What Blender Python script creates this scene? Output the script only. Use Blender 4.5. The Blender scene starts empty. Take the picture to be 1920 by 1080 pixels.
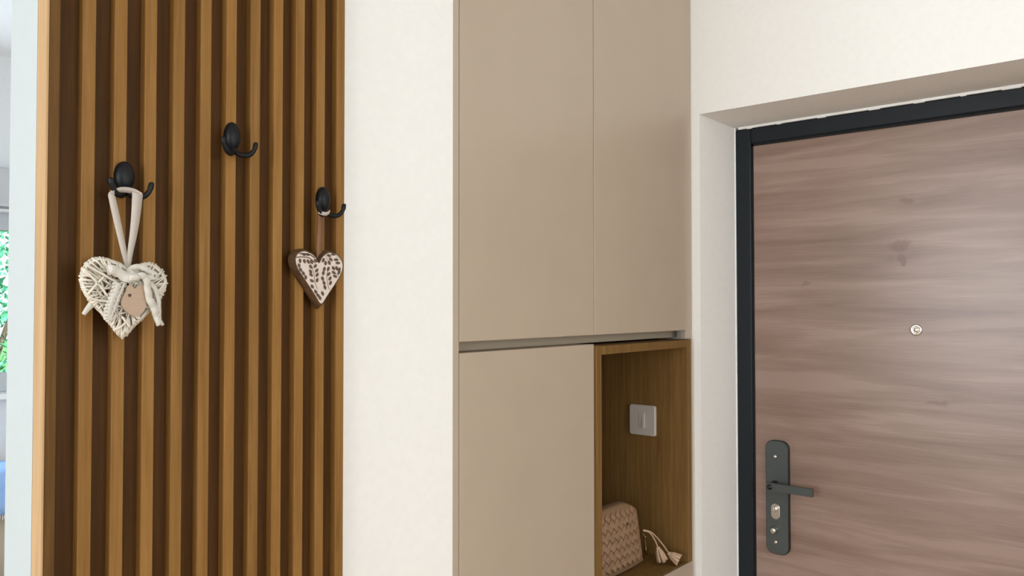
import bpy, math, random
from mathutils import Vector, Matrix
random.seed(7)
S = bpy.context.scene
COL = S.collection
EYE = 1.56                      # camera height
# ------------------------------------------------------------------ camera
F_PX, YAW, PITCH, ROLL = 1466.4, 0.7022, 0.0218, -0.0007
_F = Vector((math.cos(YAW)*math.cos(PITCH), math.sin(YAW)*math.cos(PITCH), math.sin(PITCH)))
_r = Vector((math.sin(YAW), -math.cos(YAW), 0)); _u = _r.cross(_F)
_R = math.cos(ROLL)*_r + math.sin(ROLL)*_u; _U = -math.sin(ROLL)*_r + math.cos(ROLL)*_u
cam_d = bpy.data.cameras.new('camera'); cam = bpy.data.objects.new('camera', cam_d); COL.objects.link(cam)
cam_d.sensor_width = 36; cam_d.lens = 36*F_PX/1920; cam_d.clip_start = .02; cam_d.clip_end = 200
cam.matrix_world = Matrix(((_R.x,_U.x,-_F.x,0),(_R.y,_U.y,-_F.y,0),(_R.z,_U.z,-_F.z,EYE),(0,0,0,1)))
S.camera = cam
def at(x, y, Y):                # the point seen at a pixel on the plane Y
    d = _F + _R*((x-960)/F_PX) + _U*((540-y)/F_PX)
    p = d*(Y/d.y); return Vector((p.x, p.y, p.z+EYE))
# ------------------------------------------------------------------ world, sun, daylight, exposure
S.view_settings.view_transform = 'Standard'; S.view_settings.look = 'None'
S.view_settings.gamma = 1; S.view_settings.use_curve_mapping = False
S.view_settings.exposure = 0.0
S.cycles.use_denoising = True
S.cycles.max_bounces = 10; S.cycles.diffuse_bounces = 6
w = bpy.data.worlds.new('sky'); S.world = w; w.use_nodes = True
nt = w.node_tree; bg = nt.nodes['Background']
bg.inputs[0].default_value = (.70, .86, 1.0, 1); bg.inputs[1].default_value = 2.2
def lamp(name, kind, loc, energy, color, direction, sx=1, sy=1):
    l = bpy.data.lights.new(name, kind); o = bpy.data.objects.new(name, l); COL.objects.link(o)
    l.energy = energy; l.color = color; o.location = loc
    o.rotation_euler = Vector(direction).to_track_quat('-Z', 'Y').to_euler()
    if kind == 'AREA': l.shape = 'RECTANGLE'; l.size = sx; l.size_y = sy
    return o
# daylight entering by the balcony and living room windows; side and rear fill lamps are added
WIN_X = -3.2
lamp('daylight_balcony_window', 'AREA', (WIN_X+.03, 1.1, 1.58), 90, (.96, .985, 1.0), (1, 0, 0), 2.3, 1.4)
lamp('daylight_living_window', 'AREA', (1.0, 3.93, 1.585), 20, (.74, .89, 1.0), (0, -1, 0), 1.5, .62)
lamp('daylight_side_window', 'AREA', (WIN_X+.03, -1.3, 1.75), 26, (1.0, .98, .945), (1, 0, 0), 1.2, 1.2)  # added lamp, no window known here; deepens the panel's shadow on the white wall
lamp('daylight_rear_window', 'AREA', (.35, -2.17, 1.80), 28, (1.0, .98, .945), (0, 1, 0), 2.3, 1.2)  # added frontal fill for slats, white wall and cabinet; no window known here
sun = lamp('sun', 'SUN', (0, 0, 12), 9, (1.0, .96, .88), (0.05, .8, -.6)); sun.data.angle = .01

# ------------------------------------------------------------------ mesh helpers
class MB:
    def __init__(s): s.v = []; s.f = []; s.sm = []
    def add(s, v, f, smooth=False):
        n = len(s.v); s.v += [Vector(p) for p in v]; s.f += [tuple(i+n for i in q) for q in f]; s.sm += [smooth]*len(f); return s
    def box(s, a, b, bev=0):
        x0, x1 = sorted((a[0], b[0])); y0, y1 = sorted((a[1], b[1])); z0, z1 = sorted((a[2], b[2]))
        if not bev:
            v = [(x, y, z) for z in (z0, z1) for x, y in ((x0, y0), (x1, y0), (x1, y1), (x0, y1))]
            return s.add(v, [(3, 2, 1, 0), (4, 5, 6, 7), (0, 1, 5, 4), (1, 2, 6, 5), (2, 3, 7, 6), (3, 0, 4, 7)])
        c = bev; v = []; 
        # chamfered box: every corner gives three vertices
        idx = {}
        for i, X in enumerate((x0, x1)):
            for j, Yy in enumerate((y0, y1)):
                for k, Z in enumerate((z0, z1)):
                    sx, sy, sz = (1-2*i)*c, (1-2*j)*c, (1-2*k)*c
                    idx[i, j, k] = len(v)
                    v += [(X, Yy+sy, Z+sz), (X+sx, Yy, Z+sz), (X+sx, Yy+sy, Z)]
        f = []
        def I(i, j, k, a): return idx[i, j, k]+a
        for i in (0, 1):
            q = [I(i,0,0,0), I(i,1,0,0), I(i,1,1,0), I(i,0,1,0)]; f.append(q if i else q[::-1])
            q = [I(0,i,0,1), I(0,i,1,1), I(1,i,1,1), I(1,i,0,1)]; f.append(q if i else q[::-1])
            q = [I(0,0,i,2), I(1,0,i,2), I(1,1,i,2), I(0,1,i,2)]; f.append(q if i else q[::-1])
        ctr = Vector(((x0+x1)/2, (y0+y1)/2, (z0+z1)/2))
        def quad(q):
            a_, b_, c_ = (Vector(v[t]) for t in q[:3]); n = (b_-a_).cross(c_-a_)
            m = sum((Vector(v[t]) for t in q), Vector())/len(q)
            f.append(q if n.dot(m-ctr) > 0 else q[::-1])
        for j in (0, 1):
            for k in (0, 1):
                quad([I(0,j,k,1), I(1,j,k,1), I(1,j,k,2), I(0,j,k,2)])
                quad([I(j,0,k,0), I(j,1,k,0), I(j,1,k,2), I(j,0,k,2)])
                quad([I(j,k,0,0), I(j,k,1,0), I(j,k,1,1), I(j,k,0,1)])
        for i in (0, 1):
            for j in (0, 1):
                for k in (0, 1): quad([I(i,j,k,0), I(i,j,k,1), I(i,j,k,2)])
        return s.add(v, f)
    def tube(s, pts, r, n=8, caps=True, flat=1.0):
        pts = [Vector(p) for p in pts]; m = len(pts); rr = r if isinstance(r, (list, tuple)) else [r]*m
        v = []; f = []; up = None
        for i, p in enumerate(pts):
            t = (pts[min(i+1, m-1)]-pts[max(i-1, 0)])
            t = t.normalized() if t.length > 1e-9 else Vector((0, 0, 1))
            if up is None: up = Vector((0, -1, 0)) if abs(t.y) < .9 else Vector((0, 0, 1))
            a = t.cross(up); a = a.normalized() if a.length > 1e-6 else Vector((1, 0, 0)); b = a.cross(t).normalized(); up = b
            for k in range(n):
                th = 2*math.pi*k/n; v.append(p + a*(math.cos(th)*rr[i]) + b*(math.sin(th)*rr[i]*flat))
        for i in range(m-1):
            for k in range(n):
                f.append((i*n+k, i*n+(k+1) % n, (i+1)*n+(k+1) % n, (i+1)*n+k))
        if caps: f.append(tuple(range(n))[::-1]); f.append(tuple(range((m-1)*n, m*n)))
        return s.add(v, f, True)
    def lathe(s, prof, o, axis, n=24, smooth=True):   # prof = [(radius, distance along the axis)]
        o = Vector(o); ax = Vector(axis).normalized(); a = ax.orthogonal().normalized(); b = ax.cross(a)
        v = []; f = []
        for r, h in prof:
            for k in range(n):
                th = 2*math.pi*k/n; v.append(o+ax*h+(a*math.cos(th)+b*math.sin(th))*r)
        for i in range(len(prof)-1):
            for k in range(n): f.append((i*n+k, i*n+(k+1) % n, (i+1)*n+(k+1) % n, (i+1)*n+k))
        f.append(tuple(range(n))[::-1]); f.append(tuple(range((len(prof)-1)*n, len(prof)*n)))
        return s.add(v, f, smooth)
    def rings(s, R, smooth=False, cap0=True, cap1=True):   # stack of closed loops with equal counts
        n = len(R[0]); v = [p for r in R for p in r]; f = []
        for i in range(len(R)-1):
            for k in range(n): f.append((i*n+k, i*n+(k+1) % n, (i+1)*n+(k+1) % n, (i+1)*n+k))
        if cap0: f.append(tuple(range(n))[::-1])
        if cap1: f.append(tuple(range((len(R)-1)*n, len(R)*n)))
        return s.add(v, f, smooth)
    def strip(s, pts, hw, th=.0006, side=None):       # ribbon: centre line, half width (number or list), thickness
        pts = [Vector(p) for p in pts]; m = len(pts); hw = hw if isinstance(hw, (list, tuple)) else [hw]*m
        v = []; f = []
        for i, p in enumerate(pts):
            t = (pts[min(i+1, m-1)]-pts[max(i-1, 0)]).normalized()
            nrm = Vector((0, -1, 0)) if side is None else None
            sd = t.cross(nrm) if side is None else (side[i] if isinstance(side, list) else Vector(side))
            sd = sd.normalized() if sd.length > 1e-6 else Vector((1, 0, 0))
            nn = sd.cross(t).normalized()
            for a_, b_ in ((-1, -1), (1, -1), (1, 1), (-1, 1)): v.append(p+sd*hw[i]*a_+nn*th*b_)
        for i in range(m-1):
            for k in range(4): f.append((i*4+k, i*4+(k+1) % 4, i*4+4+(k+1) % 4, i*4+4+k))
        f.append((3, 2, 1, 0)); f.append(tuple((m-1)*4+k for k in range(4)))
        return s.add(v, f, True)
    def build(s, name, mat, parent=None, loc=None):
        o_ = origin(parent) if parent is not None else Vector(loc or (0, 0, 0))
        me = bpy.data.meshes.new(name)
        me.from_pydata([tuple(p-o_) for p in s.v], [], s.f); me.update()
        import bmesh
        bm = bmesh.new(); bm.from_mesh(me); bmesh.ops.recalc_face_normals(bm, faces=bm.faces); bm.to_mesh(me); bm.free()
        for p, q in zip(me.polygons, s.sm): p.use_smooth = q
        me.materials.append(mat)
        o = bpy.data.objects.new(name, me); COL.objects.link(o)
        if parent is not None: o.parent = parent
        else: o.location = o_
        return o
ORG = {}
def origin(o):
    p = Vector((0, 0, 0))
    while o is not None: p += o.location; o = o.parent
    return p
def tag(o, label=None, cat=None, group=None, kind=None):
    if label: o['label'] = label
    if cat: o['category'] = cat
    if group: o['group'] = group
    if kind: o['kind'] = kind
    return o
def thing(name, loc, label=None, cat=None, group=None, kind=None):
    o = bpy.data.objects.new(name, None); COL.objects.link(o); o.location = loc; o.empty_display_size = .05
    return tag(o, label, cat, group, kind)
def cr(pts, n=8, closed=False):                       # Catmull-Rom through points
    P = [Vector(p) for p in pts]; m = len(P); out = []
    for i in range(m if closed else m-1):
        g = (lambda k: P[k % m]) if closed else (lambda k: P[max(0, min(m-1, k))])
        a, b, c, d = g(i-1), g(i), g(i+1), g(i+2)
        for k in range(n):
            t = k/n
            out.append(.5*((2*b)+(c-a)*t+(2*a-5*b+4*c-d)*t*t+(3*b-a-3*c+d)*t**3))
    if not closed: out.append(P[-1])
    return out
# ------------------------------------------------------------------ materials
def new_mat(name):
    m = bpy.data.materials.new(name); m.use_nodes = True
    return m, m.node_tree, m.node_tree.nodes['Principled BSDF']
def N(t, kind, **kw):
    n = t.nodes.new(kind)
    for k, v in kw.items(): setattr(n, k, v)
    return n
def mapping(t, scale, coord='Object', rand=False):
    tc = N(t, 'ShaderNodeTexCoord'); mp = N(t, 'ShaderNodeMapping'); mp.inputs['Scale'].default_value = scale
    t.links.new(tc.outputs[coord], mp.inputs[0])
    if rand:
        oi = N(t, 'ShaderNodeObjectInfo'); mu = N(t, 'ShaderNodeMath', operation='MULTIPLY'); mu.inputs[1].default_value = 37
        t.links.new(oi.outputs['Random'], mu.inputs[0]); cx = N(t, 'ShaderNodeCombineXYZ')
        for i in range(3): t.links.new(mu.outputs[0], cx.inputs[i])
        t.links.new(cx.outputs[0], mp.inputs['Location'])
    return mp
def noise(t, mp, scale, detail=4, rough=.55, dist=0):
    n = N(t, 'ShaderNodeTexNoise'); n.inputs['Scale'].default_value = scale; n.inputs['Detail'].default_value = detail
    n.inputs['Roughness'].default_value = rough; n.inputs['Distortion'].default_value = dist
    t.links.new(mp.outputs[0], n.inputs['Vector']); return n
def ramp(t, src, stops):
    r = N(t, 'ShaderNodeValToRGB'); e = r.color_ramp.elements
    while len(e) < len(stops): e.new(.5)
    for q, (p, c) in zip(e, stops): q.position = p; q.color = (*c, 1)
    t.links.new(src, r.inputs[0]); return r
def bump(t, b, src, strength, dist=.002):
    n = N(t, 'ShaderNodeBump'); n.inputs['Strength'].default_value = strength; n.inputs['Distance'].default_value = dist
    t.links.new(src, n.inputs['Height']); t.links.new(n.outputs[0], b.inputs['Normal'])
def plain(name, col, rough=.5, metal=0, var=.06, scale=30, bmp=.05, spec=.5, mscale=(1, 1, 1)):
    m, t, b = new_mat(name); mp = mapping(t, mscale); n = noise(t, mp, scale)
    lo = tuple(c*(1-var) for c in col); hi = tuple(min(1, c*(1+var)) for c in col)
    r = ramp(t, n.outputs['Fac'], [(.3, lo), (.7, hi)]); t.links.new(r.outputs[0], b.inputs['Base Color'])
    b.inputs['Roughness'].default_value = rough; b.inputs['Metallic'].default_value = metal; b.inputs['Specular IOR Level'].default_value = spec
    if bmp: bump(t, b, n.outputs['Fac'], bmp)
    return m
def oak(name, dark, mid, light, rough=.5, rand=True, var=.12, spec=.12):
    m, t, b = new_mat(name); mp = mapping(t, (60, 60, 2.2), rand=rand)
    n1 = noise(t, mp, 1.5, 6, .6, .4); mp2 = mapping(t, (220, 220, 9), rand=rand); n2 = noise(t, mp2, 2, 3)
    mx = N(t, 'ShaderNodeMath', operation='MULTIPLY_ADD'); mx.inputs[1].default_value = .35
    t.links.new(n2.outputs['Fac'], mx.inputs[0]); t.links.new(n1.outputs['Fac'], mx.inputs[2])
    r = ramp(t, mx.outputs[0], [(.42, dark), (.66, mid), (.9, light)])
    oi = N(t, 'ShaderNodeObjectInfo'); mr = N(t, 'ShaderNodeMapRange'); mr.inputs[3].default_value = 1-var; mr.inputs[4].default_value = 1+var
    t.links.new(oi.outputs['Random'], mr.inputs[0]); hs = N(t, 'ShaderNodeHueSaturation')
    t.links.new(mr.outputs[0], hs.inputs['Value']); t.links.new(r.outputs[0], hs.inputs['Color'])
    t.links.new(hs.outputs[0], b.inputs['Base Color']); b.inputs['Roughness'].default_value = rough; b.inputs['Specular IOR Level'].default_value = spec
    bump(t, b, mx.outputs[0], .12, .001); return m
M = {}
M['wall'] = plain('white_wall_paint', (.85, .84, .81), .85, var=.015, scale=60, bmp=.06, spec=.2)
M['living_wall'] = plain('pale_living_wall_paint', (.72, .74, .76), .85, var=.015, scale=40, bmp=.04, spec=.2)
M['ceiling'] = plain('white_ceiling_paint', (.85, .86, .87), .9, var=.01, scale=40, bmp=.03, spec=.2)
M['floor'] = oak('oak_floor', (.20, .14, .095), (.27, .195, .14), (.34, .255, .19), .45, False)
M['oak'] = oak('oak_slat', (.17, .080, .019), (.235, .115, .030), (.29, .15, .045), .5)
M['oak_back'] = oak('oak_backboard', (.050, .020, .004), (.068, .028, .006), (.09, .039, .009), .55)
M['oak_edge'] = oak('oak_edge_band', (.43, .27, .135), (.50, .32, .165), (.57, .37, .20), .6)
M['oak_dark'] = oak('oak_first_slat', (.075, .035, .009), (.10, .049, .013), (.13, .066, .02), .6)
M['trim'] = plain('grey_white_casing', (.50, .545, .545), .6, var=.01)  # white wall end greyed so that strong window light doesn't blow it out
M['niche'] = oak('oak_niche', (.13, .067, .02), (.175, .094, .029), (.22, .127, .042), .5, True, .04)
M['beige'] = plain('beige_lacquer', (.43, .345, .26), .3, var=.02, scale=8, bmp=.02)
M['beige_groove'] = plain('beige_recess', (.42, .34, .25), .6, var=.02, scale=8)
M['anthracite'] = plain('anthracite_steel', (.006, .010, .014), .5, .0, var=.08, scale=90, bmp=.05, spec=.3)
M['rubber'] = plain('black_rubber_seal', (.006, .006, .006), .8)
M['caulk'] = plain('white_caulk', (.85, .85, .83), .7)
M['black'] = plain('black_cast_metal', (.0045, .005, .006), .42, .0, var=.1, scale=120, bmp=.05, spec=.22)
M['plate'] = plain('satin_black_plate', (.006, .007, .008), .4, .0, var=.06, scale=150, bmp=.03)
M['plate_face'] = plain('dark_grey_satin_metal', (.060, .068, .066), .42, .0, var=.05, scale=150, bmp=.03)
M['brass'] = plain('aged_brass', (.25, .16, .07), .35, .9)
M['chrome'] = plain('polished_nickel', (.80, .78, .74), .16, 1.0, var=.02)
M['nickel'] = plain('satin_nickel', (.72, .66, .58), .3, 1.0, var=.03)
M['white_plastic'] = plain('white_switch_plastic', (.50, .455, .41), .4, var=.01)
M['wicker'] = plain('white_painted_cane', (.68, .62, .52), .65, var=.12, scale=160, bmp=.15)
M['lace'] = plain('white_crochet_cotton', (.63, .59, .52), .9, var=.06, scale=900, bmp=.5)
M['ribbon'] = plain('sheer_white_ribbon', (.46, .40, .345), .6, var=.05, scale=300)
M['tag'] = plain('bare_plywood_heart', (.42, .30, .21), .7, var=.06, scale=60, mscale=(1, 1, 6))
M['carved'] = oak('dark_carved_wood', (.045, .024, .011), (.08, .043, .02), (.12, .068, .033), .6, False, .0)
M['heart_white'] = plain('white_enamel', (.62, .53, .46), .5, var=.03, scale=80)
M['vine'] = plain('dark_brown_print', (.09, .05, .03), .6)
M['cord'] = plain('reddish_brown_cord', (.20, .098, .045), .8, var=.15, scale=400)
M['bag'] = plain('tan_woven_leather', (.31, .185, .105), .55, var=.14, scale=45, bmp=.05)
M['bag_dark'] = plain('tan_leather_trim', (.25, .15, .08), .6, var=.08, scale=60)
M['tassel'] = plain('light_tan_leather', (.50, .33, .21), .55, var=.08, scale=90)
M['pvc'] = plain('grey_window_profile', (.50, .53, .57), .4, var=.02)
M['sill'] = plain('white_window_sill', (.85, .87, .88), .4, var=.01)
M['blind_box'] = plain('grey_shutter_box', (.50, .51, .53), .6, var=.02)
M['sofa'] = plain('beige_upholstery', (.47, .40, .32), .9, var=.06, scale=300, bmp=.3)
M['sofa_trim'] = plain('tan_piping', (.50, .31, .17), .8, var=.06, scale=200)
M['throw'] = plain('blue_throw', (.30, .48, .85), .9, var=.06, scale=250, bmp=.3)
M['fringe'] = plain('white_fringe', (.85, .83, .78), .9)
M['bark'] = plain('hedge_bark', (.12, .08, .05), .9)
M['grass'] = plain('lawn', (.10, .26, .06), .95, var=.3, scale=6)
def leaf_mat():
    m, t, b = new_mat('hedge_leaf'); mp = mapping(t, (1, 1, 1)); n = noise(t, mp, 5, 3)
    r = ramp(t, n.outputs['Fac'], [(.3, (.05, .26, .12)), (.55, (.10, .46, .24)), (.75, (.20, .62, .40))])
    t.links.new(r.outputs[0], b.inputs['Base Color']); b.inputs['Roughness'].default_value = .45
    return m
M['leaf'] = leaf_mat()
def glass_mat():
    m, t, b = new_mat('window_glass'); t.nodes.remove(b); out = t.nodes['Material Output']
    tr = N(t, 'ShaderNodeBsdfTransparent'); gl = N(t, 'ShaderNodeBsdfGlossy'); gl.inputs['Roughness'].default_value = .02
    fr = N(t, 'ShaderNodeFresnel'); fr.inputs[0].default_value = 1.45; mx = N(t, 'ShaderNodeMixShader')
    tr.inputs[0].default_value = (.95, .98, .98, 1)
    t.links.new(fr.outputs[0], mx.inputs[0]); t.links.new(tr.outputs[0], mx.inputs[1]); t.links.new(gl.outputs[0], mx.inputs[2])
    t.links.new(mx.outputs[0], out.inputs[0]); return m
M['glass'] = glass_mat()
def door_mat(knots):
    # walnut foil, grain along Y; object space of the door (origin on the floor at the hinge-less edge)
    m, t, b = new_mat('walnut_door_foil'); L = t.links.new
    mp = mapping(t, (1, .8, 9)); n1 = noise(t, mp, 2.2, 5, .5, .7)
    mp2 = mapping(t, (1, 4.0, 110)); n2 = noise(t, mp2, 2.0, 4, .6, .2)
    mp3 = mapping(t, (1, .5, 3.2)); n3 = noise(t, mp3, 2.0, 3, .5, .3)
    a = N(t, 'ShaderNodeMath', operation='MULTIPLY_ADD'); a.inputs[1].default_value = .30; L(n2.outputs['Fac'], a.inputs[0]); L(n1.outputs['Fac'], a.inputs[2])
    c = N(t, 'ShaderNodeMath', operation='MULTIPLY_ADD'); c.inputs[1].default_value = .45; L(n3.outputs['Fac'], c.inputs[0]); L(a.outputs[0], c.inputs[2])
    r = ramp(t, c.outputs[0], [(.55, (.170, .100, .072)), (.80, (.235, .150, .114)), (.95, (.280, .187, .147)), (1.1, (.31, .21, .17))])
    col = r.outputs[0]
    tc = N(t, 'ShaderNodeTexCoord'); wv = noise(t, mapping(t, (1, 1, 1)), 26, 2)
    for (y, z, ry, rz, s) in knots:
        sb = N(t, 'ShaderNodeVectorMath', operation='SUBTRACT'); sb.inputs[1].default_value = (0, y, z); L(tc.outputs['Object'], sb.inputs[0])
        wm = N(t, 'ShaderNodeVectorMath', operation='MULTIPLY_ADD'); wm.inputs[1].default_value = (0, .05, .05); wm.inputs[2].default_value = (0, -.025, -.025)
        L(wv.outputs['Color'], wm.inputs[0]); ad = N(t, 'ShaderNodeVectorMath', operation='ADD'); L(sb.outputs[0], ad.inputs[0]); L(wm.outputs[0], ad.inputs[1])
        dv = N(t, 'ShaderNodeVectorMath', operation='MULTIPLY'); dv.inputs[1].default_value = (0, 1/ry, 1/rz); L(ad.outputs[0], dv.inputs[0])
        ln = N(t, 'ShaderNodeVectorMath', operation='LENGTH'); L(dv.outputs[0], ln.inputs[0])
        mr = N(t, 'ShaderNodeMapRange'); mr.inputs[1].default_value = .6; mr.inputs[2].default_value = 1.15; mr.inputs[3].default_value = s; mr.inputs[4].default_value = 0; L(ln.outputs['Value'], mr.inputs[0])
        mx = N(t, 'ShaderNodeMix', data_type='RGBA'); L(mr.outputs[0], mx.inputs[0]); L(col, mx.inputs[6]); mx.inputs[7].default_value = (.15, .068, .042, 1); col = mx.outputs[2]
    L(col, b.inputs['Base Color']); b.inputs['Roughness'].default_value = .33; b.inputs['Specular IOR Level'].default_value = .65
    bump(t, b, a.outputs[0], .06, .001); return m

# ------------------------------------------------------------------ dimensions of the place
YW = 1.0775                     # face of the partition wall and of the cabinet fronts
XE = .361                       # free end of the partition wall
XC = 1.0939                     # where the white wall ends and the cabinet begins
XW = 2.097                      # face of the entrance wall
XF = 2.339                      # face of the door frame
CEIL = 2.68
XL, YB, YF = WIN_X, -2.2, 4.0   # living room: window wall, wall behind the camera, far wall
def struct(name, mb, mat): return tag(mb.build(name, mat), kind='structure')
struct('floor', MB().box((XL-.2, YB-.2, -.1), (XW+.35, YF+.2, 0)), M['floor'])
struct('ceiling', MB().box((XL-.2, YB-.2, CEIL), (XW+.35, YF+.2, CEIL+.15)), M['ceiling'])
# partition wall that carries the slats (10 cm thick), and the wall that closes the cabinet recess behind
struct('wall_partition', MB().box((XE, YW, 0), (XC, YW+.095, CEIL)), M['wall'])
struct('wall_recess', MB().box((XC-.1, YW+.095, 0), (XC, 1.66, CEIL)).box((XC, 1.58, 0), (XW, 1.66, CEIL)), M['wall'])
tag(MB().box((XE-.0006-.003, YW+.0005, 0), (XE-.0002, YW+.0945, CEIL)).build('trim_1', M['trim']), kind='structure')  # thin skin over the bare wall end; its grey holds the brightness down
JY, JZ = 1.054, 2.1188          # door opening: left jamb and lintel
JR = .02
struct('wall_entrance', MB().box((XW, JY, 0), (XW+.30, YF, CEIL)).box((XW, YB, 0), (XW+.30, JR, CEIL)).box((XW, JR, JZ), (XW+.30, JY, CEIL)), M['wall'])
struct('wall_stairwell', MB().box((XW+.30, YB, 0), (XW+.35, YF, CEIL)), M['wall'])
# far living room wall with its window opening
WX0, WX1, WZ0, WZ1 = .2, 1.95, 1.17, 1.985
struct('wall_far', MB().box((XL, YF, 0), (WX0, YF+.2, CEIL)).box((WX1, YF, 0), (XW+.3, YF+.2, CEIL)).box((WX0, YF, 0), (WX1, YF+.2, WZ0)).box((WX0, YF, WZ1), (WX1, YF+.2, CEIL)), M['living_wall'])
# wall with the balcony window, left of the camera
BY0, BY1, BZ0, BZ1 = -.1, 2.3, .85, 2.32
SY0, SY1, SZ0, SZ1 = -1.95, -.65, 1.1, 2.4  # unseen opening added around the side fill lamp
struct('wall_left', MB().box((XL-.2, YB, 0), (XL, SY0, CEIL)).box((XL-.2, SY1, 0), (XL, BY0, CEIL)).box((XL-.2, SY0, 0), (XL, SY1, SZ0)).box((XL-.2, SY0, SZ1), (XL, SY1, CEIL)).box((XL-.2, BY1, 0), (XL, YF+.2, CEIL)).box((XL-.2, BY0, 0), (XL, BY1, BZ0)).box((XL-.2, BY0, BZ1), (XL, BY1, CEIL)), M['wall'])
RX0, RX1, RZ0, RZ1 = -.85, 1.55, 1.1, 2.5  # unseen opening added around the rear fill lamp
struct('wall_back', MB().box((XL-.2, YB-.2, 0), (RX0, YB, CEIL)).box((RX1, YB-.2, 0), (XW+.35, YB, CEIL)).box((RX0, YB-.2, 0), (RX1, YB, RZ0)).box((RX0, YB-.2, RZ1), (RX1, YB, CEIL)), M['wall'])
def window(name, axis, fixed, a0, a1, z0, z1, inward, panes=2, fw=.085, fb=.075):
    o = thing(name, (0, 0, 0), kind='structure')
    def P(a, d, z): return (fixed+d, a, z) if axis == 'x' else (a, fixed+d, z)
    d0, d1 = sorted((-inward*.04, -inward*.11))
    f = MB(); f.box(P(a0, d0, z0), P(a0+fb, d1, z1), .004); f.box(P(a1-fb, d0, z0), P(a1, d1, z1), .004)
    f.box(P(a0, d0, z0), P(a1, d1, z0+fw), .004); f.box(P(a0, d0, z1-fw), P(a1, d1, z1), .004)
    f.build('window_frame', M['pvc'], o); pw = (a1-a0-2*fb)/panes
    for i in range(panes):
        b0 = a0+fb+pw*i
        if i: MB().box(P(b0-.04, d0, z0+fw), P(b0+.04, d1, z1-fw), .004).build('mullion', M['pvc'], o)
        m = (d0+d1)/2; MB().box(P(b0+.001, m-.004, z0+fw), P(b0+pw-.001, m+.004, z1-fw)).build('pane', M['glass'], o)
    return o
w1 = window('window_1', 'y', YF, WX0, WX1, WZ0, WZ1, -1)
MB().box((WX0-.04, YF-.06, WZ0-.026), (WX1+.04, YF+.06, WZ0-.001), .004).build('window_sill', M['sill'], w1)
MB().box((WX0, YF-.015, WZ1-.006), (WX1, YF+.03, WZ1+.008), .002).build('head_strip', M['sill'], w1)
window('window_2', 'x', XL, BY0, BY1, BZ0, BZ1, 1, 3)
window('window_3', 'y', YB, RX0, RX1, RZ0, RZ1, 1, 2)  # added behind the camera to frame the rear fill
window('window_4', 'x', XL, SY0, SY1, SZ0, SZ1, 1, 2)  # added out of view to frame the side fill
sb = MB().box((WX0-.06, YF-.09, WZ1+.012), (WX1+.06, YF+.001, 2.166), .006).build('shutter_box', M['blind_box'], None, (0, 0, 0))
tag(sb, 'grey boxed roller shutter housing above the living room window', 'shutter box')

# ------------------------------------------------------------------ entrance door
door = thing('door_1', (XF, 1.0, 0), kind='structure')
FY0, FY1, FZ = JY, JR, JZ
def frame_box(a, b): return MB().box(a, b, .003)
f = MB().box((XF, JY, 0), (XF+.055, 1.003, JZ-.006), .004).box((XF, JR, 0), (XF+.055, JR+.053, JZ-.006), .004).box((XF+.0002, 1.004, 2.063), (XF+.055, JR+.052, JZ-.006), .004)
f.build('door_frame', M['anthracite'], door)
g = MB().box((XF+.009, 1.0035, 0), (XF+.05, .997, 2.064)).box((XF+.009, JR+.053, 0), (XF+.05, JR+.059, 2.064)).box((XF+.009, 1.003, 2.0565), (XF+.05, JR+.053, 2.064))
g.build('door_seal', M['rubber'], door)
c = MB().box((XF-.004, JY-.012, JZ-.0065), (XF+.02, JR, JZ+.001), .001)
for i in range(9):
    y = JY-.03-i*.115+random.uniform(-.03, .03)
    c.box((XF-.0045, y, JZ-.0085), (XF+.01, y-random.uniform(.01, .05), JZ-.004), .0008)
c.box((XF-.003, JY-.003, .0), (XF+.01, JY+.001, JZ))
c.build('caulk_bead', M['caulk'], door)
def dl(y, z): return (y-1.0, z)
leafmat = door_mat([(.575-1.0, 1.725, .034, .017, .65), (.567-1.0, 1.685, .013, .018, .8), (.56-1.0, 1.85, .014, .013, .5), (.49-1.0, 1.295, .034, .010, .5), (.83-1.0, 1.62, .014, .010, .4), (.62-1.0, .6, .03, .02, .5)])
MB().box((XF+.006, .9965, .012), (XF+.052, JR+.0595, 2.056), .0015).build('door_leaf', leafmat, door)
# security handle: long plate with round ends, lever, cylinder, turn knob, screws
PX = XF+.006
def stadium(yc, zc, wy, hz, rad, x, n=7):
    out = []
    for (sy, sz, a0) in ((1, 1, 0), (-1, 1, 90), (-1, -1, 180), (1, -1, 270)):
        for k in range(n):
            a = math.radians(a0+90*k/(n-1))
            out.append(Vector((x, yc+sy*(wy/2-rad)+rad*math.cos(a), zc+sz*(hz/2-rad)+rad*math.sin(a))))
    return out
PY, PZ, PW, PH = .9235, .978, .070, .342
pl = MB().rings([stadium(PY, PZ, PW, PH, .024, PX), stadium(PY, PZ, PW, PH, .024, PX-.0125), stadium(PY, PZ, PW-.003, PH-.003, .0225, PX-.014)]).build('handle_plate', M['plate'], door)
MB().rings([stadium(PY, PZ, PW-.004, PH-.004, .022, PX-.0138), stadium(PY, PZ, PW-.004, PH-.004, .022, PX-.0146)]).build('face_plate', M['plate_face'], pl)
lz = 1.0165; ly = .929
MB().lathe([(.012, 0), (.012, .004), (.0085, .006), (.0085, .045)], (PX-.014, ly, lz), (-1, 0, 0), 20).build('lever_neck', M['plate'], pl)
lv = MB()
lv.rings([[Vector((x, y, z)) for x, z in ((PX-.045, lz-.0115), (PX-.0455, lz+.0115), (PX-.057, lz+.0115), (PX-.057, lz-.0115))] for y in (ly+.010, ly-.02, ly-.126)])
lv.build('lever', M['plate_face'], pl)
cyl = MB().rings([stadium(.928, .936, .027, .046, .0134, PX-.014), stadium(.928, .936, .027, .046, .0134, PX-.017), stadium(.928, .936, .023, .042, .0114, PX-.0185)]).build('cylinder_rose', M['nickel'], pl)
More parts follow.
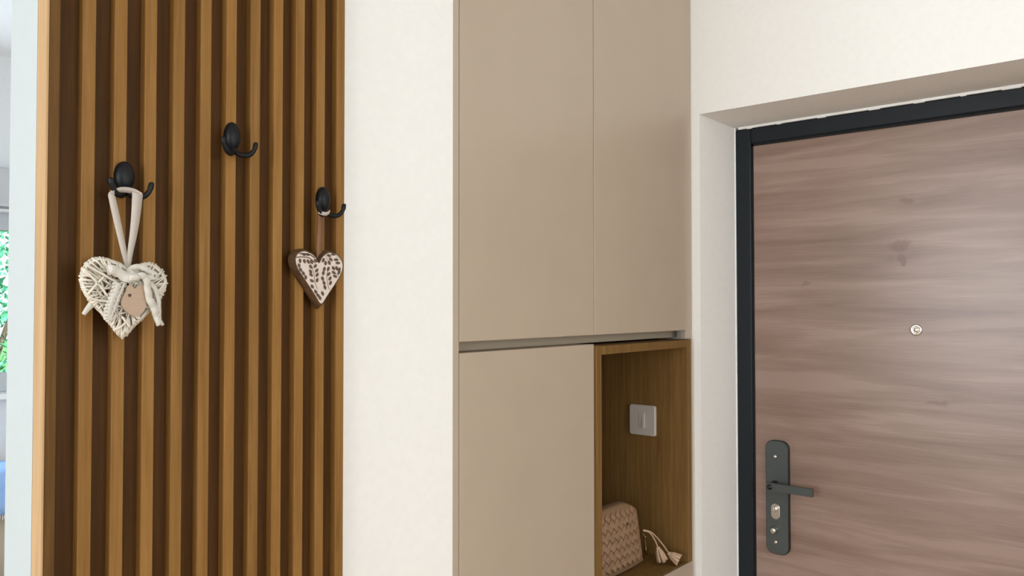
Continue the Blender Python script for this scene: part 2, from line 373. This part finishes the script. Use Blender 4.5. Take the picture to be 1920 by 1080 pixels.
kc = MB().lathe([(.0075, 0), (.0075, .004), (.006, .005)], (PX-.0185, .928, .944), (-1, 0, 0), 18); kc.box((PX-.0245, .9273, .940), (PX-.0225, .9287, .948)); kc.build('key_cylinder', M['chrome'], pl)
tk = MB().lathe([(.0105, 0), (.0105, .006), (.008, .010), (.0085, .02), (.0065, .023)], (PX-.014, .929, .882), (-1, 0, 0), 20); tk.box((PX-.042, .9265, .873), (PX-.03, .9315, .891), .0015); tk.build('turn_knob', M['chrome'], pl)
for z in (1.1005, .843): MB().lathe([(.0052, 0), (.0052, .001), (.003, .0022)], (PX-.014, .929, z), (-1, 0, 0), 14).build('screw', M['nickel'], pl)
# peephole
ph = MB().lathe([(.0155, 0), (.0155, .0025), (.0135, .0045), (.009, .0045), (.0085, .0025)], (PX, .538, 1.4915), (-1, 0, 0), 28).build('peephole', M['chrome'], door)
MB().lathe([(.0084, .001), (.0075, .0035), (.0045, .0052), (.001, .0058)], (PX-.001, .538, 1.4915), (-1, 0, 0), 20).build('lens', M['nickel'], ph)

# ------------------------------------------------------------------ slatted wall panel
YS = 1.0475                     # slat fronts
PITCH_S, S0, SW, SD = .0393, .3991, .0160, .0140
panel = thing('slat_panel', (XE, YW, 0), 'oak wall panel of vertical slats covering the left part of the partition wall', 'wall panel')
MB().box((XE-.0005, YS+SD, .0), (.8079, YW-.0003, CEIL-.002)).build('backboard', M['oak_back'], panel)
MB().box((XE-.0035, YS-.0002, 0), (XE-.0006, YW-.0003, CEIL-.002), .0004).build('edge_band', M['oak_edge'], panel)
proto = None
for i in range(-1, 11):
    x = S0+PITCH_S*i
    if i == -1:
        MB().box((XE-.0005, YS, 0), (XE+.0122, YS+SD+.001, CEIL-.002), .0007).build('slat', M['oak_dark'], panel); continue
    if proto is None:
        proto = MB().box((XE, YS, 0), (XE+SW, YS+SD+.001, CEIL-.002), .0009).build('slat', M['oak'], panel); o = proto
    else:
        o = proto.copy(); COL.objects.link(o); o.parent = panel
    o.location = (x-XE, 0, 0)

# ------------------------------------------------------------------ built-in cabinet
XA, DW, ZU, ZL = 1.1119, .4714, 1.4869, 1.4646
G = .0012
cb = thing('upper_cabinet', (XC, YW, ZU), 'beige upper cabinet with two tall handleless doors above the wooden niche', 'cabinet')
MB().box((XA, YW+.020, ZU+.004), (XW-.012, 1.56, CEIL-.01)).build('body', M['beige_groove'], cb)
MB().box((XA+G, YW, ZU), (XA+DW-G, YW+.019, CEIL-.04), .001).build('door', M['beige'], cb)
MB().box((XA+DW+G, YW, ZU), (XA+2*DW-G, YW+.019, CEIL-.04), .001).build('door', M['beige'], cb)
MB().box((XA+2*DW+G, YW+.003, ZU-.026), (XW-.0015, YW+.021, CEIL-.04), .001).build('filler_strip', M['beige'], cb)
MB().box((XA, YW+.004, CEIL-.038), (XW-.0015, YW+.02, CEIL-.002), .001).build('top_strip', M['beige'], cb)
MB().box((XA+.0005, YW+.0525, ZL+.0002), (XW-.0025, YW+.066, ZU+.003)).build('grip_recess', M['beige_groove'], cb)
lc = thing('lower_cabinet', (XC, YW, 0), 'beige lower cabinet with one tall handleless door left of the wooden niche', 'cabinet')
MB().box((XA, YW+.020, .02), (1.5838, 1.56, ZL-.0005)).build('body', M['beige_groove'], lc)
MB().box((XA+G, YW, .09), (XA+DW-G, YW+.019, ZL), .001).build('door', M['beige'], lc)
MB().box((XA, YW+.03, 0), (1.5838, YW+.05, .088)).build('plinth', M['beige_groove'], lc)
sp = MB().box((XC+.0008, YW, 0), (XA-.0006, 1.56, CEIL-.002), .0008).build('cabinet_side_panel', M['beige'], None, (0, 0, 0))
tag(sp, 'narrow beige end panel between the white wall and the cabinet doors', 'panel')
# oak niche box
NX0, NX1, NZ0, NZ1, NT = 1.5852, 2.0735, .822, 1.4602, .0225
NY = YW-.005; ND = 1.50
nb = thing('open_niche', (NX0, YW, NZ0), 'open oak niche box set into the cabinet beside the entrance wall', 'niche')
MB().box((NX0, NY, NZ0-.001), (NX0+NT, ND, NZ1), .0008).build('side_panel', M['niche'], nb)
MB().box((NX1-NT, NY, NZ0-.001), (NX1, ND, NZ1), .0008).build('side_panel', M['niche'], nb)
MB().box((NX0+NT, NY+.0012, NZ1-NT), (NX1-NT, ND, NZ1-.001), .0008).build('top_panel', M['niche'], nb)
MB().box((NX0+NT, YW+.001, NZ0-.02), (NX1-NT, ND, NZ0), .0008).build('bottom_panel', M['niche'], nb)
MB().box((NX0+.002, ND, NZ0-.02), (NX1-.002, ND+.008, NZ1-.002)).build('back_panel', M['niche'], nb)
dr = thing('drawer_cabinet', (NX0, YW, 0), 'beige cabinet front beneath the wooden niche', 'cabinet')
MB().box((NX0+.001, YW+.020, .02), (NX1-.002, 1.5, NZ0-.022)).build('body', M['beige_groove'], dr)
MB().box((NX0+G, YW-.006, .46), (NX1-.002, YW-.0008, NZ0-.0015), .001).build('drawer', M['beige'], dr)
MB().box((NX0+G, YW-.006, .09), (NX1-.002, YW-.0008, .455), .001).build('drawer', M['beige'], dr)
fs = MB().box((NX1+.0005, YW+.003, 0), (XW-.0015, YW+.021, ZU-.0275), .001).build('cabinet_filler_strip', M['beige'], None, (0, 0, 0))
tag(fs, 'thin beige filler strip between the niche and the entrance wall', 'filler strip')
# light switch on the right wall of the niche
XN = NX1-NT-.0004
sw = thing('light_switch', (XN, 1.219, 1.2157), 'white square light switch on the side wall inside the niche', 'light switch')
def swring(x, k, r):
    pts = stadium(1.219, 1.2157, .088*k, .090*k, r, x)
    return [Vector((p.x, p.y+(.0022*k*(1-((p.z-1.2157)/.045)**2) if p.y > 1.219 else 0), p.z+(-.0015*(1-((p.y-1.219)/.044)**2) if p.z < 1.2157 else 0)) ) for p in pts]
MB().rings([swring(XN, 1, .006), swring(XN-.006, 1, .006), swring(XN-.0085, .95, .006)]).build('face_plate', M['white_plastic'], sw)
rk = MB().box((XN-.0075, 1.2295, 1.191), (XN-.010, 1.2090, 1.240), .0006).build('rocker_surround', M['white_plastic'], sw)
ky = MB(); ky.rings([[Vector((XN-.009, y, 1.1935)), Vector((XN-.009, y, 1.2375)), Vector((XN-.0105, y, 1.2375)), Vector((XN-.0145, y, 1.1935))] for y in (1.2165, 1.2105)])
ky.build('rocker', M['white_plastic'], sw)

# ------------------------------------------------------------------ coat hooks
def hook(loc, label, wx=.0118, hz=.0225):
    o = thing('coat_hook', loc, label, 'coat hook', 'black double coat hooks on the slats')
    L = Vector(loc); b = MB(); R = []
    for h, k in ((0, .90), (.003, 1.0), (.007, 1.0), (.011, .90), (.014, .70), (.0157, .40), (.0161, .08)):
        R.append([L+Vector((wx*k*math.cos(a)*(1-.10*(math.sin(a) < 0)*abs(math.sin(a))), -h, hz*k*math.sin(a))) for a in [2*math.pi*i/28 for i in range(28)]])
    b.rings(R, True).build('body', M['black'], o)
    for s in (-1, 1):
        p = cr([(s*.001, -.006, -hz*.55), (s*.003, -.012, -hz-.0015), (s*.0095, -.019, -hz-.0055), (s*.0175, -.024, -hz-.0042), (s*.0235, -.0265, -hz+.0035), (s*.0258, -.0268, -hz+.0135)], 6)
        n = len(p)
        rr = [.0036+.0006*math.sin(math.pi*i/(n-1)) - .0010*(i/(n-1)) + (.0007 if i > n-6 else 0) for i in range(n)]
        p = [L+q for q in p]; p.append(p[-1]+Vector((0, 0, .0015))); rr.append(.0012)
        MB().tube(p, rr, 12).build('prong', M['black'], o)
    return o
HA = at(229.5, 333, YS); HB = at(431, 258, YS); HC = at(601.5, 375, YS)
hook(HA, 'black double coat hook holding the white wicker heart', .0128, .0205)
hook(HB, 'empty black double coat hook, the highest of the three', .0118, .0215)
hook(HC, 'black double coat hook above the painted wooden heart near the white wall', .0118, .0205)

# ------------------------------------------------------------------ white wicker heart
YH = 1.0200                     # its middle plane; the back touches the slats
def z1(zx, zy, Y=YH): return at(130+zx/5.686, 460+zy/5.686, Y)
wh = thing('wicker_heart', z1(600, 560), 'white woven cane heart with crocheted bow and small wooden heart, hanging by a ribbon', 'heart ornament')
OUT = [(622, 262), (560, 205), (450, 165), (360, 138), (285, 132), (200, 175), (145, 245), (118, 330), (130, 430), (170, 530), (235, 610), (310, 690), (380, 775), (440, 850), (500, 925), (565, 985), (625, 940), (690, 860), (760, 800), (840, 710), (920, 640), (985, 545), (1020, 460), (1040, 370), (985, 265), (900, 200), (840, 190), (760, 205), (690, 235)]
oc = Vector((585, 520))
outl = cr([(a, b, 0) for a, b in OUT], 5, True); NO = len(outl)
def hp(i, k=1.0, dy=0.0):       # point of the outline scaled towards the centre, pushed out by dy (metres towards the room)
    p = outl[int(i) % NO]; return z1(oc.x+(p.x-oc.x)*k, oc.y+(p.y-oc.y)*k, YH-dy)
rim = MB(); rnd = random.Random(3)
for dy, k in ((-.008, .95), (0, .985), (.008, .95), (.004, .90)):
    q = [hp(i, k*rnd.uniform(.985, 1.01), dy) for i in range(0, NO, 3)]; q.append(q[0])
    rim.tube(q, .0020, 6, False)
rim.build('cane_rim', M['wicker'], wh)
wv = MB()
for i in range(0, NO, 2):       # canes wrapped round the rim
    j = i+rnd.uniform(-3, 3); a = rnd.uniform(-4, 4); k0 = rnd.uniform(.50, .72)
    wv.tube(cr([hp(j+a, k0, .0075+rnd.uniform(0, .002)), hp(j+a*.4, .88, .0125), hp(j, .99, .007), hp(j, 1.02, 0), hp(j, .97, -.009), hp(j-a, .7, -.011)], 3), rnd.uniform(.0010, .0016), 5)
for k in range(46):             # long canes crossing the front
    i = rnd.uniform(0, NO); j = i+rnd.uniform(.22, .5)*NO*rnd.choice((-1, 1)); d = rnd.uniform(.007, .0125)
    a, b = hp(i, .97, .004), hp(j, .97, .004); m = (a+b)/2; 
    t1, t2 = a.lerp(b, .3), a.lerp(b, .7); t1.y = YH-d; t2.y = YH-d
    if abs(outl[int(i) % NO].x-outl[int(j) % NO].x) > 430 and (outl[int(i) % NO].y+outl[int(j) % NO].y)/2 < 300: continue
    wv.tube(cr([a, t1, t2, b], 4), rnd.uniform(.0009, .0014), 5)
for k in range(30):             # and the back
    i = rnd.uniform(0, NO); j = i+rnd.uniform(.2, .5)*NO; a, b = hp(i, .95, -.004), hp(j, .95, -.004); m = (a+b)/2; m.y = YH+.011
    if (outl[int(i) % NO].y+outl[int(j) % NO].y)/2 < 300: continue
    wv.tube(cr([a, m, b], 5), .0012, 4)
for pts in ([(175, 205), (340, 300), (510, 395)], [(365, 335), (280, 425), (195, 525)], [(150, 250), (290, 390), (410, 545)], [(205, 555), (300, 585), (420, 600)], [(470, 905), (540, 875), (600, 825)], [(560, 760), (600, 810), (640, 870)], [(1030, 380), (990, 440), (940, 500)]):
    wv.tube(cr([z1(x, y, YH-.0145) for x, y in pts], 4), .0015, 6)
o = wv.build('cane_weave', M['wicker'], wh); tag(o, kind='stuff')
# ribbon loop over both prongs
rb = MB()
def rpx(x, y, dy): return at(x, y, YS-dy)
left = cr([rpx(239.5, 506, .028), rpx(232, 470, .029), rpx(221, 420, .029), rpx(211, 375, .029), rpx(209, 364, .028), rpx(216, 358, .026)], 6)
rb.strip(left, [.0022+.0022*math.sin(math.pi*i/(len(left)-1)) for i in range(len(left))], .0003)
top = cr([rpx(212, 362, .0275), rpx(222, 356.5, .026), rpx(236, 356, .025), rpx(252, 359, .026), rpx(266, 366, .028)], 6)
rb.strip(top, [.0028+.001*math.sin(math.pi*i/(len(top)-1)) for i in range(len(top))], .0003, (0, -.45, .9))
right = cr([rpx(258, 362, .0275), rpx(257, 376, .0285), rpx(254.5, 405, .0285), rpx(250, 440, .029), rpx(244, 475, .029), rpx(240.5, 506, .028)], 6)
rb.strip(right, [.0068-.0048*(i/(len(right)-1))**1.6 for i in range(len(right))], .0003)
rb.build('ribbon', M['ribbon'], wh)
# crocheted bow
def zp(l, dy): return [z1(x, y, YH-(dy if not isinstance(dy, list) else dy[i])) for i, (x, y) in enumerate(l)]
def wav(pts, amp, f): return [p+Vector((0, amp*math.sin(i*f), 0)) for i, p in enumerate(pts)]
MB().strip(wav(cr(zp([(405, 265), (470, 262), (540, 300), (620, 345), (700, 350)], [.018, .021, .019, .021, .022]), 6), .0008, .9), [.0062, .0064, .0064, .0063, .006, .0058, .0055]*3+[.0045]*4, .0011).build('bow_loop', M['lace'], wh)
MB().strip(wav(cr(zp([(700, 330), (640, 275), (690, 235), (760, 232), (850, 275), (925, 330), (850, 345), (740, 315)], [.022, .017, .016, .017, .018, .018, .02, .021]), 6), .0006, .8), [.0036]*43, .0010).build('bow_loop', M['lace'], wh)
MB().tube(cr(zp([(640, 345), (690, 345), (740, 340)], .0225), 4), [.003, .0042, .0044, .0046, .0048, .0046, .0044, .004, .003], 8).build('bow_knot', M['lace'], wh)
MB().strip(wav(cr(zp([(720, 335), (790, 325), (828, 390), (835, 480), (858, 580), (900, 660), (925, 745), (960, 850)], [.022, .023, .023, .022, .022, .02, .018, .017]), 6), .0007, .9), [.0042]*24+[.0046]*12+[.0040]*7, .0011).build('bow_tail', M['lace'], wh)
MB().strip(wav(cr(zp([(860, 390), (915, 470), (945, 560), (955, 660), (955, 760), (995, 852)], [.017, .018, .018, .018, .017, .016]), 6), .0006, .8), [.0028]*26+[.0018]*5, .0009).build('bow_tail', M['lace'], wh)
MB().strip(cr(zp([(250, 615), (200, 670), (150, 738)], [.004, .003, .002]), 5), [.004, .0042, .004, .0037, .0035, .0032, .003, .0028, .0026, .0024, .002], .0008).build('bow_tail', M['lace'], wh)
# lace band with a row of holes, down the left side of the small heart
lb = MB(); A = cr(zp([(500, 400), (470, 500), (430, 600), (400, 700), (395, 790)], [.018, .017, .0165, .0155, .013]), 8); B = cr(zp([(585, 400), (545, 500), (505, 600), (468, 700), (432, 800)], [.018, .017, .0165, .0155, .013]), 8)
n = len(A)
lb.strip([a.lerp(b, .28) for a, b in zip(A, B)], [.0040]*n, .0007)
lb.strip([a.lerp(b, 1.02) for a, b in zip(A, B)], [.0013]*n, .0007)
for i in range(0, n, 4): lb.tube([A[i].lerp(B[i], .55), A[i].lerp(B[i], 1.02)], .0010, 5)
for i in range(0, n, 3): lb.lathe([(.0019, -.0006), (.0019, .0006)], A[i].lerp(B[i], 1.13), (0, -1, 0), 8)
for i in range(1, n, 3): lb.lathe([(.0024, -.0006), (.0024, .0006)], A[i].lerp(B[i], -.22), (0, -1, 0), 8)
lb.build('lace_band', M['lace'], wh)
# bare wooden heart
def heart_prism(pts, y0, y1): return MB().rings([[Vector((p.x, y0, p.z)) for p in pts], [Vector((p.x, y1, p.z)) for p in pts]])
tp = cr([z1(x, y, YH-.0185) for x, y in [(692, 462), (650, 425), (618, 440), (600, 500), (560, 590), (570, 660), (640, 730), (715, 762), (770, 730), (815, 650), (812, 560), (795, 470), (775, 430), (730, 428)]], 4, True)
th = heart_prism(tp, YH-.0155, YH-.0192).build('wooden_heart_tag', M['tag'], wh)
MB().lathe([(.0021, 0), (.0021, .0004)], z1(643, 532, YH-.0192), (0, -1, 0), 12).build('tag_hole', M['vine'], th)

# ------------------------------------------------------------------ painted wooden heart
def z2(zx, zy, Y): return at(530+zx/7.2, 450+zy/7.2, Y)
YP = YS-.0140
face2 = [(487, 312), (440, 235), (385, 185), (300, 150), (225, 165), (175, 225), (172, 300), (205, 395), (270, 495), (345, 610), (430, 740), (515, 865), (590, 765), (640, 690), (735, 545), (790, 440), (808, 345), (785, 265), (725, 195), (640, 168), (570, 195), (520, 250)]
fo = cr([(a, b, 0) for a, b in face2], 3, True)
NP = len(fo)
# corners at the dip and at the tip stay sharp
def offset(poly, d):
    out = []
    for i in range(len(poly)):
        a, b = poly[i-1], poly[(i+1) % len(poly)]; t = (b-a).normalized(); out.append(poly[i]+Vector((-t.z, 0, t.x))*d)
    return out
base = [z2(p.x, p.y, YP) for p in fo]; cc = sum(base, Vector())/NP
sgn = 1 if (offset(base, .001)[30]-cc).length > (base[30]-cc).length else -1
o1 = offset(base, sgn*.0014); o2 = offset(base, sgn*.0040)
tipi = min(range(NP), key=lambda i: base[i].z)
for ring, e in ((o1, .0012), (o2, .0038)): ring[tipi] = ring[tipi]+Vector((-.0005, 0, -e))
def atY(r, y): return [Vector((p.x, y, p.z)) for p in r]
hc = thing('wooden_heart', cc, 'brown wooden heart with white face and dark leaf vines near the white wall', 'heart ornament')
MB().rings([atY(o2, YS-.0005), atY(o2, YS-.0075), atY(o1, YP-.0002), atY(base, YP-.0004)]).build('heart_block', M['carved'], hc)
inn = offset(base, -sgn*.0006)
wf = MB().rings([atY(inn, YP-.0001), atY(inn, YP-.0010)]).build('white_face', M['heart_white'], hc)
vn = MB()
def q2(x, y, lift=.0013): return z2(x, y, YP-lift)
for st, r in (([(345, 270), (400, 385), (425, 480), (430, 560), (468, 660)], .0006), ([(612, 380), (596, 470), (598, 540), (612, 620), (635, 675)], .0006), ([(570, 205), (600, 255), (632, 310)], .0005), ([(690, 425), (725, 460), (752, 490)], .0005), ([(700, 370), (740, 400)], .0005),
              ([(180, 234), (260, 228), (345, 238), (400, 275), (440, 310)], .0009), ([(225, 182), (300, 184), (370, 200), (430, 240)], .0011), ([(690, 190), (740, 225), (780, 275)], .0005), ([(430, 660), (470, 735), (505, 790)], .0006)):
    vn.tube(cr([q2(x, y, .0008) for x, y in st], 5), r, 6)
def leaf(x, y, ang, l=35, wd=20):
    a = math.radians(ang); c_, s_ = math.cos(a), math.sin(a); P = []
    for u, v in ((-1, 0), (-.5, .8), (.1, 1), (.6, .65), (1, 0), (.6, -.65), (.1, -1), (-.5, -.8)):
        P.append((x+c_*u*l-s_*v*wd, y+s_*u*l+c_*v*wd))
    vn.rings([[q2(a_, b_, .0008) for a_, b_ in P], [q2(a_, b_, .0015) for a_, b_ in P]])
for x, y, a in ((380, 362, 50), (378, 425, 60), (385, 470, 45), (395, 550, 35), (400, 628, 60), (440, 352, 125), (460, 412, 125), (466, 470, 120), (466, 542, 105),
                (235, 280, 80), (295, 285, 75), (345, 290, 65), (392, 296, 60), (447, 278, 45), (222, 345, 80), (243, 402, 60), (280, 450, 65), (312, 503, 80), (448, 700, 55), (478, 748, 50), (503, 782, 65), (540, 722, 70),
                (563, 392, 100), (550, 446, 95), (540, 520, 70), (560, 580, 70), (572, 640, 70), (617, 390, 110), (622, 460, 130), (640, 520, 120), (646, 580, 110),
                (550, 272, 110), (580, 312, 95), (630, 308, 70), (650, 262, 45), (625, 210, 20), (682, 192, 10), (722, 266, 5), (745, 310, 0), (685, 380, 60), (730, 382, 75), (765, 400, 105), (690, 440, 35), (708, 490, 30), (760, 440, 110), (290, 195, 10), (340, 195, 15)):
    leaf(x, y, a)
vn.build('leaf_vines', M['vine'], hc)
hr = MB(); hr.strip(cr([at(598, 494, YS-.009), at(599, 460, YS-.007), at(600.5, 425, YS-.010), at(601, 402, YS-.020)], 5), [.0050]*16, .0005)
hr.build('hanging_cord', M['cord'], hc)
lo = MB(); lo.strip(cr([at(597, 397, YS-.026), at(604, 400, YS-.027), at(612, 401, YS-.027), at(618, 397, YS-.026)], 4), [.0028]*13, .0008, (0, -.3, .95))
lo.build('cord_loop', M['ribbon'], hc)

# ------------------------------------------------------------------ handbag in the niche
ZF = NZ0
bag = thing('handbag', (1.84, 1.20, ZF), 'small tan woven leather bag with tassels standing in the niche', 'handbag')
BX0, BX1, BH = 1.722, 1.962, .178
def bag_pt(u, v, side):         # u across, v up, side 0 front .. 1 back
    x = BX0+(BX1-BX0)*u; z = ZF+.003+BH*v
    lean = .030*v; bulge = .012*math.sin(math.pi*min(1, max(0, u)))*math.sin(math.pi*min(1, max(0, v*.9+.05)))
    y0 = 1.162+lean-bulge; y1 = 1.240+lean*.3+bulge*.6-.028*v
    return Vector((x, y0+(y1-y0)*side, z))
def bag_out(n=44):              # silhouette in (u, v): cut top corners, round bottom corners
    return [(p.x, p.y) for p in cr([(.03, .02, 0), (.5, 0, 0), (.95, .02, 0), (.985, .08, 0), (.99, .4, 0), (1.0, .76, 0), (.965, .865, 0), (.80, .97, 0), (.70, 1.0, 0), (.40, 1.0, 0), (.10, .95, 0), (.01, .80, 0), (0, .4, 0), (.005, .08, 0)], 4, True)]
bo = bag_out(); 
def ring(k, side): return [bag_pt(.5+(u-.5)*k, .5+(v-.5)*k, side) for u, v in bo]
body = MB(); body.rings([ring(.93, 0.0), ring(.985, .06), ring(1, .2), ring(1, .8), ring(.985, .94), ring(.93, 1)], True); body.build('bag_body', M['bag_dark'], bag)
# woven front: diagonal strips passing over and under each other
def inside(u, v):
    c_ = False; n_ = len(bo)
    for i in range(n_):
        (x1_, y1_), (x2_, y2_) = bo[i], bo[i-1]
        if (y1_ > v) != (y2_ > v) and u < (x2_-x1_)*(v-y1_)/(y2_-y1_)+x1_: c_ = not c_
    return c_
wn = MB(); st_ = .0128/.72
for a in range(-4, 30):
    for b in range(-18, 16):
        cx = BX0+(a+b)*st_*.72; cz = ZF+(a-b)*st_*.72
        u, v = (cx-BX0)/(BX1-BX0), (cz-ZF)/BH
        if v > .88 or v < .09 or not inside(.5+(u-.5)*1.12, .5+(v-.5)*1.12): continue
        along = (a+b) % 2
        l_, w_ = (.0094, .0075); d = Vector((1, 1)).normalized() if along else Vector((1, -1)).normalized(); e = Vector((-d.y, d.x))
        top_, low_ = [], []
        for s1, s2 in ((-1, -1), (-.4, -1), (.4, -1), (1, -1), (1, 1), (.4, 1), (-.4, 1), (-1, 1)):
            X = cx+d.x*l_*s1+e.x*w_*s2; Z = cz+d.y*l_*s1+e.y*w_*s2
            p = bag_pt((X-BX0)/(BX1-BX0), (Z-ZF-.001)/BH, 0); hgt = .0022 if abs(s1) < .9 else .0006
            top_.append(p-Vector((0, hgt, 0))); low_.append(p+Vector((0, .002, 0)))
        wn.rings([low_, top_], False)
o = wn.build('woven_front', M['bag'], bag); tag(o, kind='stuff')
# stud
MB().lathe([(.0035, 0), (.0035, .001), (.002, .0028)], bag_pt(.66, .70, 0)+Vector((0, -.003, 0)), (0, -1, 0), 14).build('stud', M['vine'], bag)
# zip pull and the two tassels on cords
rg = MB(); rg.tube(cr([(1.963, 1.172, .905), (1.966, 1.166, .898), (1.966, 1.164, .885), (1.965, 1.163, .872)], 4), .0016, 6); rg.lathe([(.0035, 0), (.0045, .004), (.0035, .008)], (1.966, 1.165, .892), (0, 0, 1), 10); rg.tube([(1.965, 1.163, .874), (1.966, 1.162, .848)], [.0022, .0035], 6)
rg.build('zip_pull', M['brass'], bag)
def tassel(start, via, top, bottom, seed):
    r_ = random.Random(seed); top, bottom = Vector(top), Vector(bottom)
    c_ = MB().tube(cr([start]+via+[top], 8), .0021, 7).build('tassel_cord', M['tassel'], bag)
    t_ = MB(); ax = (bottom-top); L_ = ax.length; ax.normalize(); a = ax.orthogonal().normalized(); b = ax.cross(a)
    t_.lathe([(.003, -.003), (.0058, .0), (.0068, .006), (.0062, .010)], top, ax, 12)
    n_ = 7
    for k in range(n_):         # folded leather strips spreading like a bell
        th_ = 2*math.pi*k/n_+r_.uniform(-.1, .1); d = a*math.cos(th_)+b*math.sin(th_); e = a*-math.sin(th_)+b*math.cos(th_); l_ = L_*r_.uniform(.93, 1.02)
        P = [top+ax*.004+d*.005, top+ax*l_*.35+d*.0085, top+ax*l_*.7+d*.0115, top+ax*l_+d*.0135]
        R = []
        for i, p in enumerate(P):
            w_ = (.0026, .0040, .0050, .0058)[i]
            R.append([p+e*w_*math.cos(q)+d*w_*.75*math.sin(q) for q in [2*math.pi*j/8 for j in range(8)]])
        t_.rings(R, True)
    t_.build('tassel', M['tassel'], bag)
tassel((1.960, 1.168, .914), [(1.974, 1.156, .909), (1.981, 1.142, .888)], (1.978, 1.131, .870), (1.986, 1.120, .8325), 1)
tassel((1.960, 1.168, .917), [(1.980, 1.152, .908), (1.996, 1.128, .878)], (1.995, 1.106, .855), (2.008, 1.080, .8375), 2)

# ------------------------------------------------------------------ sofa with a blue throw in the living room
so = thing('sofa', (1.05, 3.5, 0), 'beige sofa under the living room window', 'sofa')
MB().box((.1, 3.02, .06), (2.0, 3.96, .30), .03).build('base', M['sofa'], so)
for x0 in (.28, 1.05): MB().box((x0, 3.0, .30), (x0+.765, 3.76, .44), .04).build('seat_cushion', M['sofa'], so)
MB().box((.1, 3.74, .28), (2.0, 3.96, .872), .03).build('backrest', M['sofa'], so)
MB().tube([(.14, 3.745, .868), (1.96, 3.745, .868)], .012, 10).build('piping', M['sofa_trim'], so)
for x0 in (.1, 1.83): MB().box((x0, 3.02, .28), (x0+.17, 3.76, .62), .03).build('armrest', M['sofa'], so)
for x0 in (.16, 1.90):
    for y0 in (3.06, 3.88): MB().box((x0, y0, 0), (x0+.05, y0+.05, .062)).build('leg', M['bark'], so)
tw = thing('throw_blanket', (1.2, 3.73, .68), 'blue throw with white fringe hanging over the sofa back', 'blanket')
t_ = MB(); V = []; nx = 26
prof = [(3.90, .8795), (3.80, .8885), (3.738, .8870), (3.722, .862), (3.719, .80), (3.716, .74), (3.712, .685)]
for i in range(nx+1):
    x = .85+.75*i/nx
    for j, (y, z) in enumerate(prof): V.append((x, y-.004-.006*(1+math.sin(i*.9+j*.3))*(j/6), z-(.012*math.sin(i*.5) if j == 6 else 0)))
m_ = len(prof); Fc = [(i*m_+j, (i+1)*m_+j, (i+1)*m_+j+1, i*m_+j+1) for i in range(nx) for j in range(m_-1)]
t_.add(V, Fc, True); o = t_.build('cloth', M['throw'], tw); so_m = o.modifiers.new('thickness', 'SOLIDIFY'); so_m.thickness = .006; so_m.offset = 1
fr = MB()
for i in range(95):
    x = .852+.746*i/94; k = (x-.85)/.75*nx; y = 3.712-.004-.006*(1+math.sin(k*.9+1.8)); z = .687-.012*math.sin(k*.5)
    fr.tube([(x, y, z), (x+random.uniform(-.004, .004), y-.003, z-random.uniform(.018, .028))], .0017, 4)
fr.build('fringe', M['fringe'], tw)['kind'] = 'stuff'

# ------------------------------------------------------------------ garden beyond the window
gr = MB().box((-30, YF+.25, -.12), (30, 40, -.02)).build('garden_lawn', M['grass'], None, (0, 0, 0)); tag(gr, kind='structure')
hd = thing('hedge', (2.2, 7.2, -.02), 'dense green leafy hedge outside the living room window', 'hedge')
rr = random.Random(5); stems = MB()
for k in range(14):
    x = -.8+.48*k; stems.tube(cr([(x, 7.2, -.03), (x+rr.uniform(-.1, .1), 7.2, .8), (x+rr.uniform(-.2, .2), 7.15, 1.7), (x+rr.uniform(-.3, .3), 7.2, 2.7)], 4), [.035*(1-.06*i) for i in range(13)], 7)
stems.build('stems', M['bark'], hd)
lf = MB()
for k in range(24000):
    x = rr.uniform(-1.0, 6.0); z = rr.uniform(.1, 3.2); y = 7.2+rr.gauss(0, .24)-.15*math.sin(x*2.3)*math.sin(z*2)
    s_ = rr.uniform(.022, .045); a = Vector((rr.gauss(0, 1), rr.gauss(0, 1), rr.gauss(0, 1))).normalized(); b = a.orthogonal().normalized(); c_ = a.cross(b); p = Vector((x, y, z))
    lf.add([p-b*s_, p+c_*s_*.5+a*s_*.15, p+b*s_*1.2, p-c_*s_*.5+a*s_*.15], [(0, 1, 2), (0, 2, 3)])
me = bpy.data.meshes.new('leaves'); og = hd.location.copy(); me.from_pydata([tuple(v-og) for v in lf.v], [], lf.f); me.materials.append(M['leaf'])
o = bpy.data.objects.new('leaves', me); COL.objects.link(o); o.parent = hd; o['kind'] = 'stuff'
